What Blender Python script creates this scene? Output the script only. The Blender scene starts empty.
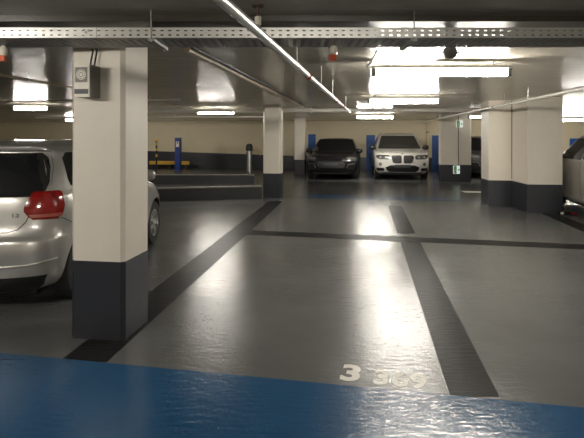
import bpy, bmesh, math, random
import numpy as np
from mathutils import Vector, Matrix

random.seed(7)
SC = bpy.context.scene
COL = SC.collection
PI = math.pi
R = math.radians
GRID = R(-8.3)          # the bays run 8.3 degrees to the right of the view
CEIL = 2.29

# ------------------------------------------------------------------ materials
def new_mat(name):
    m = bpy.data.materials.new(name)
    m.use_nodes = True
    nt = m.node_tree
    return m, nt, nt.nodes['Principled BSDF']

def srgb(r, g, b):
    f = lambda c: (c / 255 / 12.92) if c / 255 <= 0.04045 else ((c / 255 + 0.055) / 1.055) ** 2.4
    return (f(r), f(g), f(b), 1)

def mat(name, col, rough=0.5, metal=0.0, var=0.0, scale=6.0, bump=0.0, bscale=60.0, coat=0.0, spec=0.5, rvar=0.0):
    m, nt, b = new_mat(name)
    b.inputs['Base Color'].default_value = col
    b.inputs['Roughness'].default_value = rough
    b.inputs['Metallic'].default_value = metal
    b.inputs['Coat Weight'].default_value = coat
    b.inputs['Coat Roughness'].default_value = 0.05
    b.inputs['Specular IOR Level'].default_value = spec
    tc = nt.nodes.new('ShaderNodeTexCoord')
    if var > 0 or rvar > 0:
        n = nt.nodes.new('ShaderNodeTexNoise')
        n.inputs['Scale'].default_value = scale
        n.inputs['Detail'].default_value = 6
        nt.links.new(tc.outputs['Object'], n.inputs['Vector'])
        if var > 0:
            mx = nt.nodes.new('ShaderNodeMix'); mx.data_type = 'RGBA'
            mx.inputs['A'].default_value = tuple(c * (1 - var) for c in col[:3]) + (1,)
            mx.inputs['B'].default_value = tuple(min(1, c * (1 + var)) for c in col[:3]) + (1,)
            nt.links.new(n.outputs['Fac'], mx.inputs['Factor'])
            nt.links.new(mx.outputs['Result'], b.inputs['Base Color'])
        if rvar > 0:
            mr = nt.nodes.new('ShaderNodeMapRange')
            mr.inputs['From Min'].default_value = 0.3; mr.inputs['From Max'].default_value = 0.7
            mr.inputs['To Min'].default_value = max(0.02, rough - rvar); mr.inputs['To Max'].default_value = rough + rvar
            nt.links.new(n.outputs['Fac'], mr.inputs['Value'])
            nt.links.new(mr.outputs['Result'], b.inputs['Roughness'])
    if bump > 0:
        n2 = nt.nodes.new('ShaderNodeTexNoise')
        n2.inputs['Scale'].default_value = bscale
        n2.inputs['Detail'].default_value = 4
        nt.links.new(tc.outputs['Object'], n2.inputs['Vector'])
        bp = nt.nodes.new('ShaderNodeBump')
        bp.inputs['Strength'].default_value = bump
        bp.inputs['Distance'].default_value = 0.01
        nt.links.new(n2.outputs['Fac'], bp.inputs['Height'])
        nt.links.new(bp.outputs['Normal'], b.inputs['Normal'])
    return m

def floor_mat(name, col, rough=0.24, var=0.14, bump=0.18, spec=0.55):
    """rolled epoxy floor coat: broad worn patches, roller texture, slow waves"""
    m, nt, b = new_mat(name)
    N, L = nt.nodes, nt.links
    tc = N.new('ShaderNodeTexCoord')
    n1 = N.new('ShaderNodeTexNoise'); n1.inputs['Scale'].default_value = 0.9; n1.inputs['Detail'].default_value = 7
    n1.inputs['Roughness'].default_value = 0.6
    L.new(tc.outputs['Object'], n1.inputs['Vector'])
    cr = N.new('ShaderNodeMapRange'); cr.inputs['From Min'].default_value = 0.3; cr.inputs['From Max'].default_value = 0.7
    L.new(n1.outputs['Fac'], cr.inputs['Value'])
    mx = N.new('ShaderNodeMix'); mx.data_type = 'RGBA'
    mx.inputs['A'].default_value = tuple(c * (1 - var) for c in col[:3]) + (1,)
    mx.inputs['B'].default_value = tuple(c * (1 + var) for c in col[:3]) + (1,)
    L.new(cr.outputs['Result'], mx.inputs['Factor'])
    L.new(mx.outputs['Result'], b.inputs['Base Color'])
    mr = N.new('ShaderNodeMapRange')
    mr.inputs['To Min'].default_value = rough - 0.05; mr.inputs['To Max'].default_value = rough + 0.07
    L.new(n1.outputs['Fac'], mr.inputs['Value'])
    L.new(mr.outputs['Result'], b.inputs['Roughness'])
    b.inputs['Specular IOR Level'].default_value = spec
    mp = N.new('ShaderNodeMapping'); mp.inputs['Scale'].default_value = (0.3, 1.0, 1.0)
    L.new(tc.outputs['Object'], mp.inputs['Vector'])
    n2 = N.new('ShaderNodeTexNoise'); n2.inputs['Scale'].default_value = 30; n2.inputs['Detail'].default_value = 3
    L.new(mp.outputs['Vector'], n2.inputs['Vector'])      # trowel ripples across the aisle
    n3 = N.new('ShaderNodeTexNoise'); n3.inputs['Scale'].default_value = 48; n3.inputs['Detail'].default_value = 2
    L.new(tc.outputs['Object'], n3.inputs['Vector'])
    b1 = N.new('ShaderNodeBump'); b1.inputs['Strength'].default_value = bump; b1.inputs['Distance'].default_value = 0.02
    L.new(n2.outputs['Fac'], b1.inputs['Height'])
    b2 = N.new('ShaderNodeBump'); b2.inputs['Strength'].default_value = 0.22; b2.inputs['Distance'].default_value = 0.006
    L.new(n3.outputs['Fac'], b2.inputs['Height'])
    L.new(b1.outputs['Normal'], b2.inputs['Normal'])
    L.new(b2.outputs['Normal'], b.inputs['Normal'])
    return m

def ceiling_mat():
    """glossy lacquered ceiling boards with ripples running across the aisle"""
    m, nt, b = new_mat('ceiling_lacquer')
    N, L = nt.nodes, nt.links
    tc = N.new('ShaderNodeTexCoord')
    n1 = N.new('ShaderNodeTexNoise'); n1.inputs['Scale'].default_value = 1.5; n1.inputs['Detail'].default_value = 5
    L.new(tc.outputs['Object'], n1.inputs['Vector'])
    mx = N.new('ShaderNodeMix'); mx.data_type = 'RGBA'
    mx.inputs['A'].default_value = srgb(176, 169, 155); mx.inputs['B'].default_value = srgb(196, 189, 174)
    L.new(n1.outputs['Fac'], mx.inputs['Factor'])
    L.new(mx.outputs['Result'], b.inputs['Base Color'])
    b.inputs['Roughness'].default_value = 0.2
    b.inputs['IOR'].default_value = 1.7
    mp = N.new('ShaderNodeMapping'); mp.inputs['Scale'].default_value = (0.12, 1.0, 1.0)
    L.new(tc.outputs['Object'], mp.inputs['Vector'])
    n2 = N.new('ShaderNodeTexNoise'); n2.inputs['Scale'].default_value = 9.0; n2.inputs['Detail'].default_value = 3
    L.new(mp.outputs['Vector'], n2.inputs['Vector'])
    bp = N.new('ShaderNodeBump'); bp.inputs['Strength'].default_value = 0.5; bp.inputs['Distance'].default_value = 0.014
    L.new(n2.outputs['Fac'], bp.inputs['Height'])
    L.new(bp.outputs['Normal'], b.inputs['Normal'])
    return m

def emit_mat(name, col, strength):
    m, nt, b = new_mat(name)
    b.inputs['Base Color'].default_value = col
    b.inputs['Emission Color'].default_value = col
    b.inputs['Emission Strength'].default_value = strength
    return m

M = {}
M['floor'] = floor_mat('floor_grey_coat', srgb(93, 94, 93))
M['floor_dark'] = floor_mat('floor_dark_band', srgb(35, 35, 35), rough=0.36, spec=0.05)
M['floor_far'] = floor_mat('floor_far_darker', srgb(60, 60, 59), rough=0.2)
M['floor_blue'] = floor_mat('floor_blue_coat', srgb(23, 76, 116), rough=0.2)
M['floor_white'] = floor_mat('floor_white_paint', srgb(206, 202, 190), rough=0.4)
M['ceiling'] = ceiling_mat()
M['beam'] = mat('beam_shaded_dark', srgb(62, 58, 52), 0.3, var=0.1)  # dark base colour stands in for shade on the beam's unlit front
M['wall'] = mat('wall_cream_paint', srgb(236, 222, 190), 0.6, var=0.06, scale=2, bump=0.1, bscale=30)
M['pillar'] = mat('pillar_cream_paint', srgb(226, 218, 204), 0.5, var=0.05, scale=5, bump=0.12, bscale=25)
M['band'] = mat('dark_base_paint', srgb(43, 45, 51), 0.42, var=0.12, scale=5, bump=0.15, bscale=30)
M['bluepaint'] = mat('blue_wall_paint', srgb(40, 92, 170), 0.5, var=0.08)
M['kerb'] = mat('kerb_black_paint', srgb(34, 34, 35), 0.5, var=0.2, scale=8)
M['kerbtop'] = mat('kerb_lighter_top', srgb(120, 116, 108), 0.5, var=0.3, scale=9)  # lighter grey for the kerb caps
M['galv'] = mat('galvanised_steel', (0.62, 0.61, 0.58, 1), 0.38, metal=0.75, var=0.12, scale=25)
M['galvdark'] = mat('galvanised_dark', (0.30, 0.30, 0.29, 1), 0.45, metal=0.7, var=0.2, scale=25)
M['pipe'] = mat('pipe_white_enamel', (0.66, 0.63, 0.57, 1), 0.28, metal=0.1, var=0.06)
M['pipesteel'] = mat('pipe_bright_steel', (0.62, 0.60, 0.56, 1), 0.34, metal=0.6, var=0.06)
M['pipebrown'] = mat('pipe_brown', srgb(150, 136, 112), 0.4, var=0.2, scale=9)
M['brown'] = mat('brown_cast', srgb(70, 50, 38), 0.5, var=0.1)
M['red'] = mat('red_clamp', srgb(150, 40, 28), 0.45)
M['orange'] = mat('orange_plastic', srgb(222, 92, 48), 0.4)
M['whiteplastic'] = mat('white_plastic', srgb(226, 220, 204), 0.4, var=0.03)
M['greyplastic'] = mat('grey_plastic', srgb(128, 124, 116), 0.5, var=0.05)
M['greydark'] = mat('dark_grey_plastic', srgb(70, 70, 72), 0.5)
M['blackplastic'] = mat('black_plastic', srgb(22, 22, 24), 0.45)
M['blackcable'] = mat('black_cable', srgb(26, 25, 24), 0.5)
M['redcable'] = mat('red_brown_cable', srgb(120, 60, 44), 0.5)
M['yellow'] = mat('yellow_paint', srgb(214, 168, 52), 0.45, var=0.1)
M['bluepost'] = mat('blue_post_paint', srgb(28, 58, 130), 0.35)
M['steel'] = mat('brushed_steel', (0.55, 0.54, 0.52, 1), 0.33, metal=0.9)
M['beige'] = mat('beige_hose', srgb(214, 186, 140), 0.5)
M['green'] = mat('sign_green', srgb(20, 165, 95), 0.4)
M['lamp'] = emit_mat('lamp_tube_glow', (1.0, 0.945, 0.85, 1), 150.0)
M['lampdim'] = emit_mat('lamp_tube_dim', (1.0, 0.95, 0.86, 1), 4.5)
M['signwhite'] = emit_mat('backlit_sign_white', (0.9, 1.0, 0.92, 1), 0.55)
M['housing'] = mat('lamp_housing', srgb(214, 210, 198), 0.4)
M['silver'] = mat('car_silver', (0.42, 0.41, 0.385, 1), 0.34, metal=0.55, coat=0.8)
M['warmsilver'] = mat('car_warm_grey', (0.50, 0.465, 0.405, 1), 0.36, metal=0.25, coat=0.8)
M['whitecar'] = mat('car_white', (0.72, 0.70, 0.65, 1), 0.35, metal=0.05, coat=0.8)
M['blackcar'] = mat('car_black', (0.012, 0.012, 0.013, 1), 0.2, spec=0.25)
M['darkcar'] = mat('car_dark_grey', (0.015, 0.016, 0.018, 1), 0.3, coat=0.7)
M['glass'] = mat('tinted_glass', (0.012, 0.013, 0.014, 1), 0.06, spec=0.6)
M['glasslight'] = mat('windscreen_glass', (0.05, 0.05, 0.045, 1), 0.07, spec=0.8)
M['tyre'] = mat('tyre_rubber', (0.016, 0.016, 0.016, 1), 0.75, bump=0.2)
M['alloy'] = mat('alloy_rim', (0.62, 0.61, 0.59, 1), 0.3, metal=0.85)
M['alloydark'] = mat('dark_rim', (0.08, 0.08, 0.08, 1), 0.35, metal=0.7)
M['chrome'] = mat('chrome', (0.75, 0.74, 0.72, 1), 0.12, metal=1.0)
M['seam'] = mat('panel_gap', (0.01, 0.01, 0.01, 1), 0.7)
M['lens'] = mat('headlight_lens', (0.50, 0.50, 0.48, 1), 0.12, metal=0.5, coat=0.8)
M['lensdark'] = mat('dark_headlight_lens', (0.10, 0.10, 0.10, 1), 0.12, metal=0.3, coat=0.8)
M['plate'] = mat('licence_plate_white', srgb(150, 150, 142), 0.45)
M['platedark'] = mat('licence_plate_grey', srgb(58, 60, 64), 0.5)

def tail_mat():
    m, nt, b = new_mat('tail_light_red')
    N, L = nt.nodes, nt.links
    tc = N.new('ShaderNodeTexCoord')
    v = N.new('ShaderNodeTexVoronoi'); v.inputs['Scale'].default_value = 16
    L.new(tc.outputs['Object'], v.inputs['Vector'])
    mx = N.new('ShaderNodeMix'); mx.data_type = 'RGBA'
    mx.inputs['A'].default_value = (0.30, 0.010, 0.008, 1); mx.inputs['B'].default_value = (0.16, 0.006, 0.005, 1)
    L.new(v.outputs['Distance'], mx.inputs['Factor'])
    L.new(mx.outputs['Result'], b.inputs['Base Color'])
    b.inputs['Roughness'].default_value = 0.16
    b.inputs['Coat Weight'].default_value = 1.0
    return m
M['tail'] = tail_mat()
M['taillow'] = mat('tail_light_clear', (0.35, 0.08, 0.06, 1), 0.15, coat=1.0)

# ------------------------------------------------------------------ helpers
def empty(name, loc=(0, 0, 0), rz=0.0):
    o = bpy.data.objects.new(name, None)
    o.empty_display_size = 0.1
    COL.objects.link(o)
    o.location = loc
    o.rotation_euler = (0, 0, rz)
    return o

def tag(o, label, cat, group=None, kind=None):
    o['label'] = label
    o['category'] = cat
    if group: o['group'] = group
    if kind: o['kind'] = kind
    return o

def finish(name, bm, m, parent=None, smooth=None, loc=None, rz=None, bevel=0.0):
    if bevel > 0:
        bmesh.ops.bevel(bm, geom=bm.edges[:], offset=bevel, segments=2, affect='EDGES', profile=0.6)
    bmesh.ops.recalc_face_normals(bm, faces=bm.faces[:])
    me = bpy.data.meshes.new(name)
    bm.to_mesh(me); bm.free()
    for mm in (m if isinstance(m, (list, tuple)) else [m]):
        me.materials.append(mm)
    if smooth is not None:
        for p in me.polygons: p.use_smooth = True
        me.set_sharp_from_angle(angle=R(smooth))
    o = bpy.data.objects.new(name, me)
    COL.objects.link(o)
    if parent: o.parent = parent
    if loc: o.location = loc
    if rz is not None: o.rotation_euler = (0, 0, rz)
    return o

def struct(name, bm, m, **k):
    o = finish(name, bm, m, **k)
    o['kind'] = 'structure'
    return o

def BM(): return bmesh.new()

def box(bm, x0, x1, y0, y1, z0, z1, mi=0):
    vs = [bm.verts.new((x, y, z)) for z in (z0, z1) for y in (y0, y1) for x in (x0, x1)]
    for f in ((0, 2, 3, 1), (4, 5, 7, 6), (0, 1, 5, 4), (2, 6, 7, 3), (0, 4, 6, 2), (1, 3, 7, 5)):
        bm.faces.new([vs[i] for i in f]).material_index = mi
    return vs

def prism(bm, pts, z0, z1, mi=0):
    a = [bm.verts.new((x, y, z0)) for x, y in pts]
    b = [bm.verts.new((x, y, z1)) for x, y in pts]
    n = len(pts)
    bm.faces.new(a[::-1]).material_index = mi
    bm.faces.new(b).material_index = mi
    for i in range(n):
        bm.faces.new((a[i], a[(i + 1) % n], b[(i + 1) % n], b[i])).material_index = mi

def tube(bm, pts, r, seg=12, cap=True, mi=0):
    pts = [Vector(p) for p in pts]
    rs = r if isinstance(r, (list, tuple)) else [r] * len(pts)
    rings = []
    up = None
    for i, p in enumerate(pts):
        d = (pts[min(i + 1, len(pts) - 1)] - pts[max(i - 1, 0)]).normalized()
        if up is None:
            up = Vector((0, 0, 1)) if abs(d.z) < 0.9 else Vector((1, 0, 0))
        s = d.cross(up).normalized()
        u = s.cross(d).normalized(); up = u
        rings.append([bm.verts.new(p + rs[i] * (math.cos(2 * PI * k / seg) * s + math.sin(2 * PI * k / seg) * u)) for k in range(seg)])
    for a, b in zip(rings, rings[1:]):
        for k in range(seg):
            bm.faces.new((a[k], a[(k + 1) % seg], b[(k + 1) % seg], b[k])).material_index = mi
    if cap:
        bm.faces.new(rings[0][::-1]).material_index = mi
        bm.faces.new(rings[-1]).material_index = mi

def lathe(bm, prof, axis='z', c=(0, 0, 0), seg=28, mi=0, closed=False):
    """prof: list of (radius, height along the axis)"""
    c = Vector(c)
    rings = []
    for r, h in prof:
        ring = []
        for k in range(seg):
            a = 2 * PI * k / seg
            p, q = r * math.cos(a), r * math.sin(a)
            v = {'z': (p, q, h), 'x': (h, p, q), 'y': (q, h, p)}[axis]
            ring.append(bm.verts.new(c + Vector(v)))
        rings.append(ring)
    pairs = list(zip(rings, rings[1:]))
    if closed: pairs.append((rings[-1], rings[0]))
    for a, b in pairs:
        for k in range(seg):
            bm.faces.new((a[k], a[(k + 1) % seg], b[(k + 1) % seg], b[k])).material_index = mi
    if not closed:
        bm.faces.new(rings[0][::-1]).material_index = mi
        bm.faces.new(rings[-1]).material_index = mi

def chamfered(w, d, c):
    """rectangle from (0,0) to (w,d), corners cut by c"""
    return [(c, 0), (w - c, 0), (w, c), (w, d - c), (w - c, d), (c, d), (0, d - c), (0, c)]

# ------------------------------------------------------------------ the room
SL = math.tan(R(8.3))
def wall_y(x): return 23.4 - (x - 3.7) * SL       # inner face of the back wall

def quad_floor(name, pts, m, z=0.002, h=0.002):
    bm = BM(); prism(bm, pts, z - h, z)
    return struct(name, bm, m)

bm = BM(); prism(bm, [(-16, -7), (16, -7), (16, 24), (-16, 28)], -0.2, 0)
struct('floor', bm, M['floor'])
bm = BM(); prism(bm, [(-16, -7), (16, -7), (16, 24), (-16, 28)], CEIL, CEIL + 0.2)
struct('ceiling', bm, M['ceiling'])
bm = BM(); prism(bm, [(-16, wall_y(-16)), (16, wall_y(16)), (16, wall_y(16) + .25), (-16, wall_y(-16) + .25)], 0, CEIL)
struct('wall_back', bm, M['wall'])
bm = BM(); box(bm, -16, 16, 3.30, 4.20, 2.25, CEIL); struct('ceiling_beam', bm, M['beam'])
bm = BM(); box(bm, -16.25, -16, -7, 27, 0, CEIL); struct('wall_left', bm, M['wall'])
bm = BM(); box(bm, 16, 16.25, -7, 24, 0, CEIL); struct('wall_right', bm, M['wall'])
bm = BM(); box(bm, -16, 16, -7.25, -7, 0, CEIL); struct('wall_front', bm, M['wall'])

# dark painted base of the back wall, its top edge climbing towards the ramp on the left
bm = BM()
prof = [(-16, 1.02), (-6.6, 0.82), (-1.6, 0.68), (1.5, 0.58), (16, 0.56)]
fr = [(x, wall_y(x) - 0.012) for x, _ in prof]
bk = [(x, wall_y(x)) for x, _ in prof]
rows = []
for (x, h), f, b in zip(prof, fr, bk):
    rows.append([bm.verts.new((f[0], f[1], 0.0)), bm.verts.new((f[0], f[1], h)), bm.verts.new((b[0], b[1], h)), bm.verts.new((b[0], b[1], 0.0))])
for a, b in zip(rows, rows[1:]):
    for k in range(4):
        bm.faces.new((a[k], b[k], b[(k + 1) % 4], a[(k + 1) % 4]))
bm.faces.new(rows[0]); bm.faces.new(rows[-1][::-1])
struct('baseboard_back', bm, M['band'])

# painted floor markings
def bandpts(x_at_0, slope, w, y0, y1):
    return [(x_at_0 - w + slope * y0, y0), (x_at_0 + slope * y0, y0), (x_at_0 + slope * y1, y1), (x_at_0 - w + slope * y1, y1)]
n = 0
def marking(pts, m, z=0.002):
    global n
    n += 1
    return quad_floor('trim_%d' % n, pts, m, z)
by = lambda x: 3.05 - 0.194 * x
marking([(-9, by(-9) - 0.86), (9, by(9) - 0.86), (9, by(9)), (-9, by(-9))], M['floor_blue'], 0.003)
marking([(-9, by(-9) - 1.5), (9, by(9) - 1.5), (9, by(9) - .86), (-9, by(-9) - .86)], M['floor_dark'], 0.003)
marking(bandpts(-1.62, 0.12, 0.32, 3.3, 11.7), M['floor_dark'])
marking(bandpts(0.76, 0.149, 0.28, 2.86, 7.1), M['floor_dark'])
marking(bandpts(0.76, 0.149, 0.28, 7.75, 10.9), M['floor_dark'])
marking(bandpts(3.72, 0.149, 0.30, 2.2, 9.8), M['floor_dark'])
ty = lambda x: 7.86 - 0.225 * x
marking([(-0.85, ty(-.85) - .35), (7, ty(7) - .35), (7, ty(7)), (-.85, ty(-.85))], M['floor_dark'], 0.003)
marking([(-1.0, 12.75), (8, 11.1), (8, 16.0), (-1.0, 17.4)], M['floor_far'])  # darker grey stretch of floor ahead of the far cars
fy = lambda x: 12.75 - 0.19 * (x + 1)
marking([(0.2, fy(.2) - .05), (4.2, fy(4.2) - .05), (4.2, fy(4.2) + .55), (.2, fy(.2) + .55)], M['floor_blue'], 0.004)
marking([(4.7, 13.55), (7, 13.2), (7, 13.6), (4.7, 13.95)], M['floor_white'], 0.004)

# bay number painted on the floor
def text_mesh(name, body, size, m, loc, rot, parent=None, sx=1.0, extrude=0.0, bold=0.0):
    cu = bpy.data.curves.new(name, 'FONT')
    cu.body = body; cu.size = size; cu.align_x = 'CENTER'; cu.align_y = 'CENTER'
    cu.extrude = extrude; cu.offset = bold; cu.resolution_u = 3
    o = bpy.data.objects.new(name, cu); COL.objects.link(o)
    dg = bpy.context.evaluated_depsgraph_get()
    me = bpy.data.meshes.new_from_object(o.evaluated_get(dg))
    bpy.data.objects.remove(o); bpy.data.curves.remove(cu)
    for v in me.vertices: v.co.x *= sx
    me.materials.clear(); me.materials.append(m)
    ob = bpy.data.objects.new(name, me); COL.objects.link(ob)
    ob.location = loc; ob.rotation_euler = rot
    if parent: ob.parent = parent
    return ob
bn = empty('bay_number', (0.50, 3.10, 0.0), R(-13))
tag(bn, 'worn white number 3 369 painted on grey floor beside the blue strip', 'floor marking')
text_mesh('digit', '3', 0.29, M['floor_white'], (-0.135, 0.01, 0.0008), (0, 0, 0), bn, sx=0.95, extrude=0.0005, bold=0.011)
text_mesh('digits', '369', 0.255, M['floor_white'], (0.165, -0.008, 0.0008), (0, 0, 0), bn, sx=0.86, extrude=0.0005, bold=0.010)

# ------------------------------------------------------------------ pillars
def pillar(label, loc, w, d, cham, base_h, rz=GRID, poly=None, top=CEIL):
    p = empty('concrete_pillar', loc, rz)
    tag(p, label, 'pillar', kind='thing')
    pts = poly or chamfered(w, d, cham)
    bm = BM(); prism(bm, pts, base_h, top - .0005)
    finish('shaft', bm, M['pillar'], p)
    cx = sum(a for a, _ in pts) / len(pts); cy = sum(b for _, b in pts) / len(pts)
    g = [(cx + (a - cx) * 1.008, cy + (b - cy) * 1.008) for a, b in pts]
    bm = BM(); prism(bm, g, 0, base_h)
    finish('painted_base', bm, M['band'], p)
    return p
pillar('cream pillar with dark base nearest the camera, carrying the small alarm box', (-1.64, 3.70, 0), 0.42, 0.43, 0.028, 0.575, top=2.25)
pillar('slim cream pillar standing at the right end of the low black kerb', (-0.72, 12.42, 0), 0.44, 0.42, 0.04, 0.60)
pillar('narrow far cream pillar just left of the black car', (0.08, 20.3, 0), 0.46, 0.40, 0.03, 0.60)
rp = pillar('wide stepped cream pillar right of the aisle, beside the warm grey car', (4.64, 9.87, 0), 1, 1, 0, 0.565, rz=0,
            poly=[(-0.385, 0.95), (0.09, 0.88), (0.0, 0.0), (0.65, -0.09), (0.80, 1.42), (-0.31, 1.57)])
bm = BM(); tube(bm, [(0.078, 0.865, 0.6), (0.078, 0.865, CEIL - .01)], 0.008, 8)
finish('joint_strip', bm, M['greyplastic'], rp, smooth=40)
bp_ = pillar('broad far cream pillar carrying two green exit signs', (5.0, 16.85, 0), 1.0, 0.42, 0.02, 0.58)
bm = BM(); tube(bm, [(0.585, -0.015, 0.42), (0.585, -0.015, CEIL - .01)], 0.011, 8)
finish('conduit', bm, M['greydark'], bp_, smooth=40)

# exit signs on the far pillar
def exit_sign(label, x, y, z, w, h, flip=1):
    s = empty('exit_sign', (x, y, z), GRID)
    tag(s, label, 'sign')
    bm = BM(); box(bm, -w / 2, w / 2, 0, 0.03, -h / 2, h / 2); finish('panel', bm, M['signwhite'], s, bevel=0.004)
    bm = BM()
    box(bm, -w / 2 + .01, w * 0.02, -0.004, 0.0, -h * 0.46, h * 0.46)
    finish('green_field', bm, M['green'], s)
    bm = BM()                                            # running figure and arrow
    y0, y1 = -0.007, -0.004
    tube(bm, [(-w * .22, y0, h * .28), (-w * .22, y1, h * .28)], w * .09, 12)
    box(bm, -w * .30, -w * .16, y0, y1, -h * .08, h * .16)
    box(bm, -w * .40, -w * .28, y0, y1, -h * .36, -h * .08)
    box(bm, -w * .16, -w * .06, y0, y1, -h * .34, -h * .08)
    finish('pictogram', bm, M['whiteplastic'], s)
    bm = BM(); prism_pts = [(w * .12, 0), (w * .42, h * .2), (w * .42, -h * .2)]
    a = [bm.verts.new((px * flip if False else px, -0.003, pz)) for px, pz in prism_pts]
    b = [bm.verts.new((px, 0.0, pz)) for px, pz in prism_pts]
    bm.faces.new(a); bm.faces.new(b[::-1])
    for i in range(3): bm.faces.new((a[i], b[i], b[(i + 1) % 3], a[(i + 1) % 3]))
    finish('arrow', bm, M['green'], s)
exit_sign('small green and white exit sign high on the broad far pillar', 5.60, 16.70, 1.95, 0.20, 0.22)
exit_sign('small green and white exit sign low on the dark base of the far pillar', 5.50, 16.71, 0.42, 0.21, 0.27)

# blue panels on the back wall
def blue_panel(label, x, w, h):
    o = empty('wall_panel', (x, wall_y(x), 0), GRID)
    bm = BM(); box(bm, -w / 2, w / 2, -0.03, -0.013, 0.0, h)
    bm2 = finish('wall_panel', bm, M['bluepaint'], loc=(x, wall_y(x), 0), rz=GRID, bevel=0.004)
    bpy.data.objects.remove(o)
    tag(bm2, label, 'wall panel', 'blue panels on the back wall')
blue_panel('blue panel on the wall showing above the left mirror of the black car', 0.95, 0.36, 1.66)
blue_panel('blue panel on the wall between the black car and the white SUV', 3.68, 0.40, 1.62)
blue_panel('blue panel on the wall left of the pillar with exit signs', 6.65, 0.44, 1.60)
blue_panel('blue panel on the wall behind the warm grey car at right', 12.50, 0.42, 1.46)

# dark roller door behind the dark car
bm = BM()
for k in range(12):
    box(bm, -1.0, 1.0, -0.05, -0.02, 0.02 + k * 0.124, 0.02 + k * 0.124 + 0.118)
box(bm, -1.06, 1.06, -0.02, -0.013, 0.0, 1.54)
struct('door_1', bm, M['greydark'], loc=(9.0, wall_y(9.0), 0), rz=GRID)

# ------------------------------------------------------------------ ramp kerbs
def kerb(label, p0, p1, t, h):
    d = Vector((p1[0] - p0[0], p1[1] - p0[1])); ln = d.length
    k = empty('low_kerb', (p0[0], p0[1], 0), math.atan2(d.y, d.x))
    tag(k, label, 'kerb')
    bm = BM(); box(bm, 0, ln, 0, t, 0, h - 0.03); finish('body', bm, M['kerb'], k)
    bm = BM(); box(bm, 0, ln, -0.004, t + .004, h - 0.03, h); finish('cap', bm, M['kerbtop'], k, bevel=0.006)
kerb('low black kerb with lighter top edge running to the slim pillar', (-6.2, 11.1), (-0.74, 12.26), 0.16, 0.305)
kerb('low black kerb farther back, ending short of the slim pillar', (-8.5, 16.1), (-1.22, 16.1), 0.18, 0.305)

# ------------------------------------------------------------------ lamps
def lamp(label, x, y, ln, rz=0.0, dim=False, group='fluorescent ceiling lamps', z=2.17, rod=False, wide=0.07):
    l = empty('fluorescent_lamp', (x, y, z), rz)
    tag(l, label, 'ceiling lamp', group)
    h = ln / 2
    bm = BM(); box(bm, -h - .04, h + .04, -wide / 2 - .012, wide / 2 + .012, 0.03, 0.062)
    finish('housing', bm, M['housing'], l, bevel=0.006)
    bm = BM()
    sec = [(wide / 2 * math.cos(a), 0.03 - 0.078 * math.sin(a)) for a in np.linspace(0, PI, 9)]
    A = [bm.verts.new((-h, p, q)) for p, q in sec]; B = [bm.verts.new((h, p, q)) for p, q in sec]
    for i in range(8): bm.faces.new((A[i], A[i + 1], B[i + 1], B[i]))
    bm.faces.new(A); bm.faces.new(B[::-1]); bm.faces.new((A[0], B[0], B[8], A[8]))
    finish('diffuser', bm, M['lampdim'] if dim else M['lamp'], l, smooth=50)
    for s in (-1, 1):
        bm = BM(); box(bm, s * h - .04 * (s < 0), s * h + .04 * (s > 0), -wide / 2 - .004, wide / 2 + .004, -0.05, 0.03)
        finish('end_cap', bm, M['greyplastic'], l, bevel=0.006)
        bm = BM(); tube(bm, [(s * h * .8, 0, 0.06), (s * h * .8, 0, CEIL - z)], 0.006, 8)
        finish('hanger', bm, M['galv'], l)
    if rod:
        bm = BM(); tube(bm, [(-h - .02, -.02, 0.045), (-h - .09, -.03, 0.05), (-h - .09, -.35, 0.06), (-h - .09, -.6, 0.11)], 0.011, 8)
        finish('conduit', bm, M['whiteplastic'], l, smooth=40)
    return l
lamp('long bright fluorescent lamp nearest the camera, right of centre under the cable tray', 1.55, 5.2, 1.36, rod=True)
lamp('bright fluorescent lamp second back in the row above the aisle', 2.08, 9.3, 1.25)
lamp('fluorescent lamp farthest back in the aisle row, above the white SUV', 2.72, 16.4, 1.15)
lamp('bright fluorescent lamp above the black kerbs left of the slim pillar', -2.02, 13.3, 0.95)
lamp('bright fluorescent lamp above the silver hatchback at far left', -6.0, 11.5, 0.75)
lamp('distant fluorescent lamp partly hidden by the left edge of the near pillar', -7.9, 19.0, 1.36)
lamp('distant fluorescent lamp right of the wide stepped pillar', 10.7, 19.0, 0.85)
lamp('dim fluorescent lamp in front of the pillar with exit signs', 6.15, 16.2, 0.80, dim=True)
lamp('fluorescent lamp half hidden by the left edge of the stepped pillar', 7.1, 17.0, 0.9)
# the same rows continue over and behind the camera
lamp('fluorescent lamp left of the camera over the parking bays', -3.3, 1.0, 1.2)
lamp('fluorescent lamp right of the camera over the parking bays', 5.4, 3.2, 1.36)
lamp('fluorescent lamp behind the camera in the aisle row', 0.4, -1.9, 1.36)

# ------------------------------------------------------------------ cable tray
TL, TZ0, TZ1, TY0, TY1 = 4.2, 2.122, 2.186, 3.20, 3.54
def perforated(bm, fn, length, width, pitch, slot, rows, rowh):
    """sheet in (u,v); rows = list of v-centres of slot rows; fn maps (u,v)->xyz"""
    us = [-length]
    u = -length + pitch * .5
    while u < length - slot:
        us += [u, u + slot]; u += pitch
    us.append(length)
    vs = [0.0]
    for v in rows: vs += [v - rowh / 2, v + rowh / 2]
    vs.append(width)
    g = [[bm.verts.new(fn(a, b)) for b in vs] for a in us]
    for i in range(len(us) - 1):
        for j in range(len(vs) - 1):
            if i % 2 == 1 and j % 2 == 1: continue
            bm.faces.new((g[i][j], g[i + 1][j], g[i + 1][j + 1], g[i][j + 1]))
    bmesh.ops.delete(bm, geom=[v for v in bm.verts if not v.link_faces], context='VERTS')
def solid(o, t):
    md = o.modifiers.new('sheet', 'SOLIDIFY'); md.thickness = t; md.offset = 0
tray = empty('cable_tray', (0, TY0, TZ0), 0)
tag(tray, 'perforated galvanised cable tray crossing the whole view just under the ceiling', 'cable tray')
W = TY1 - TY0
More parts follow.
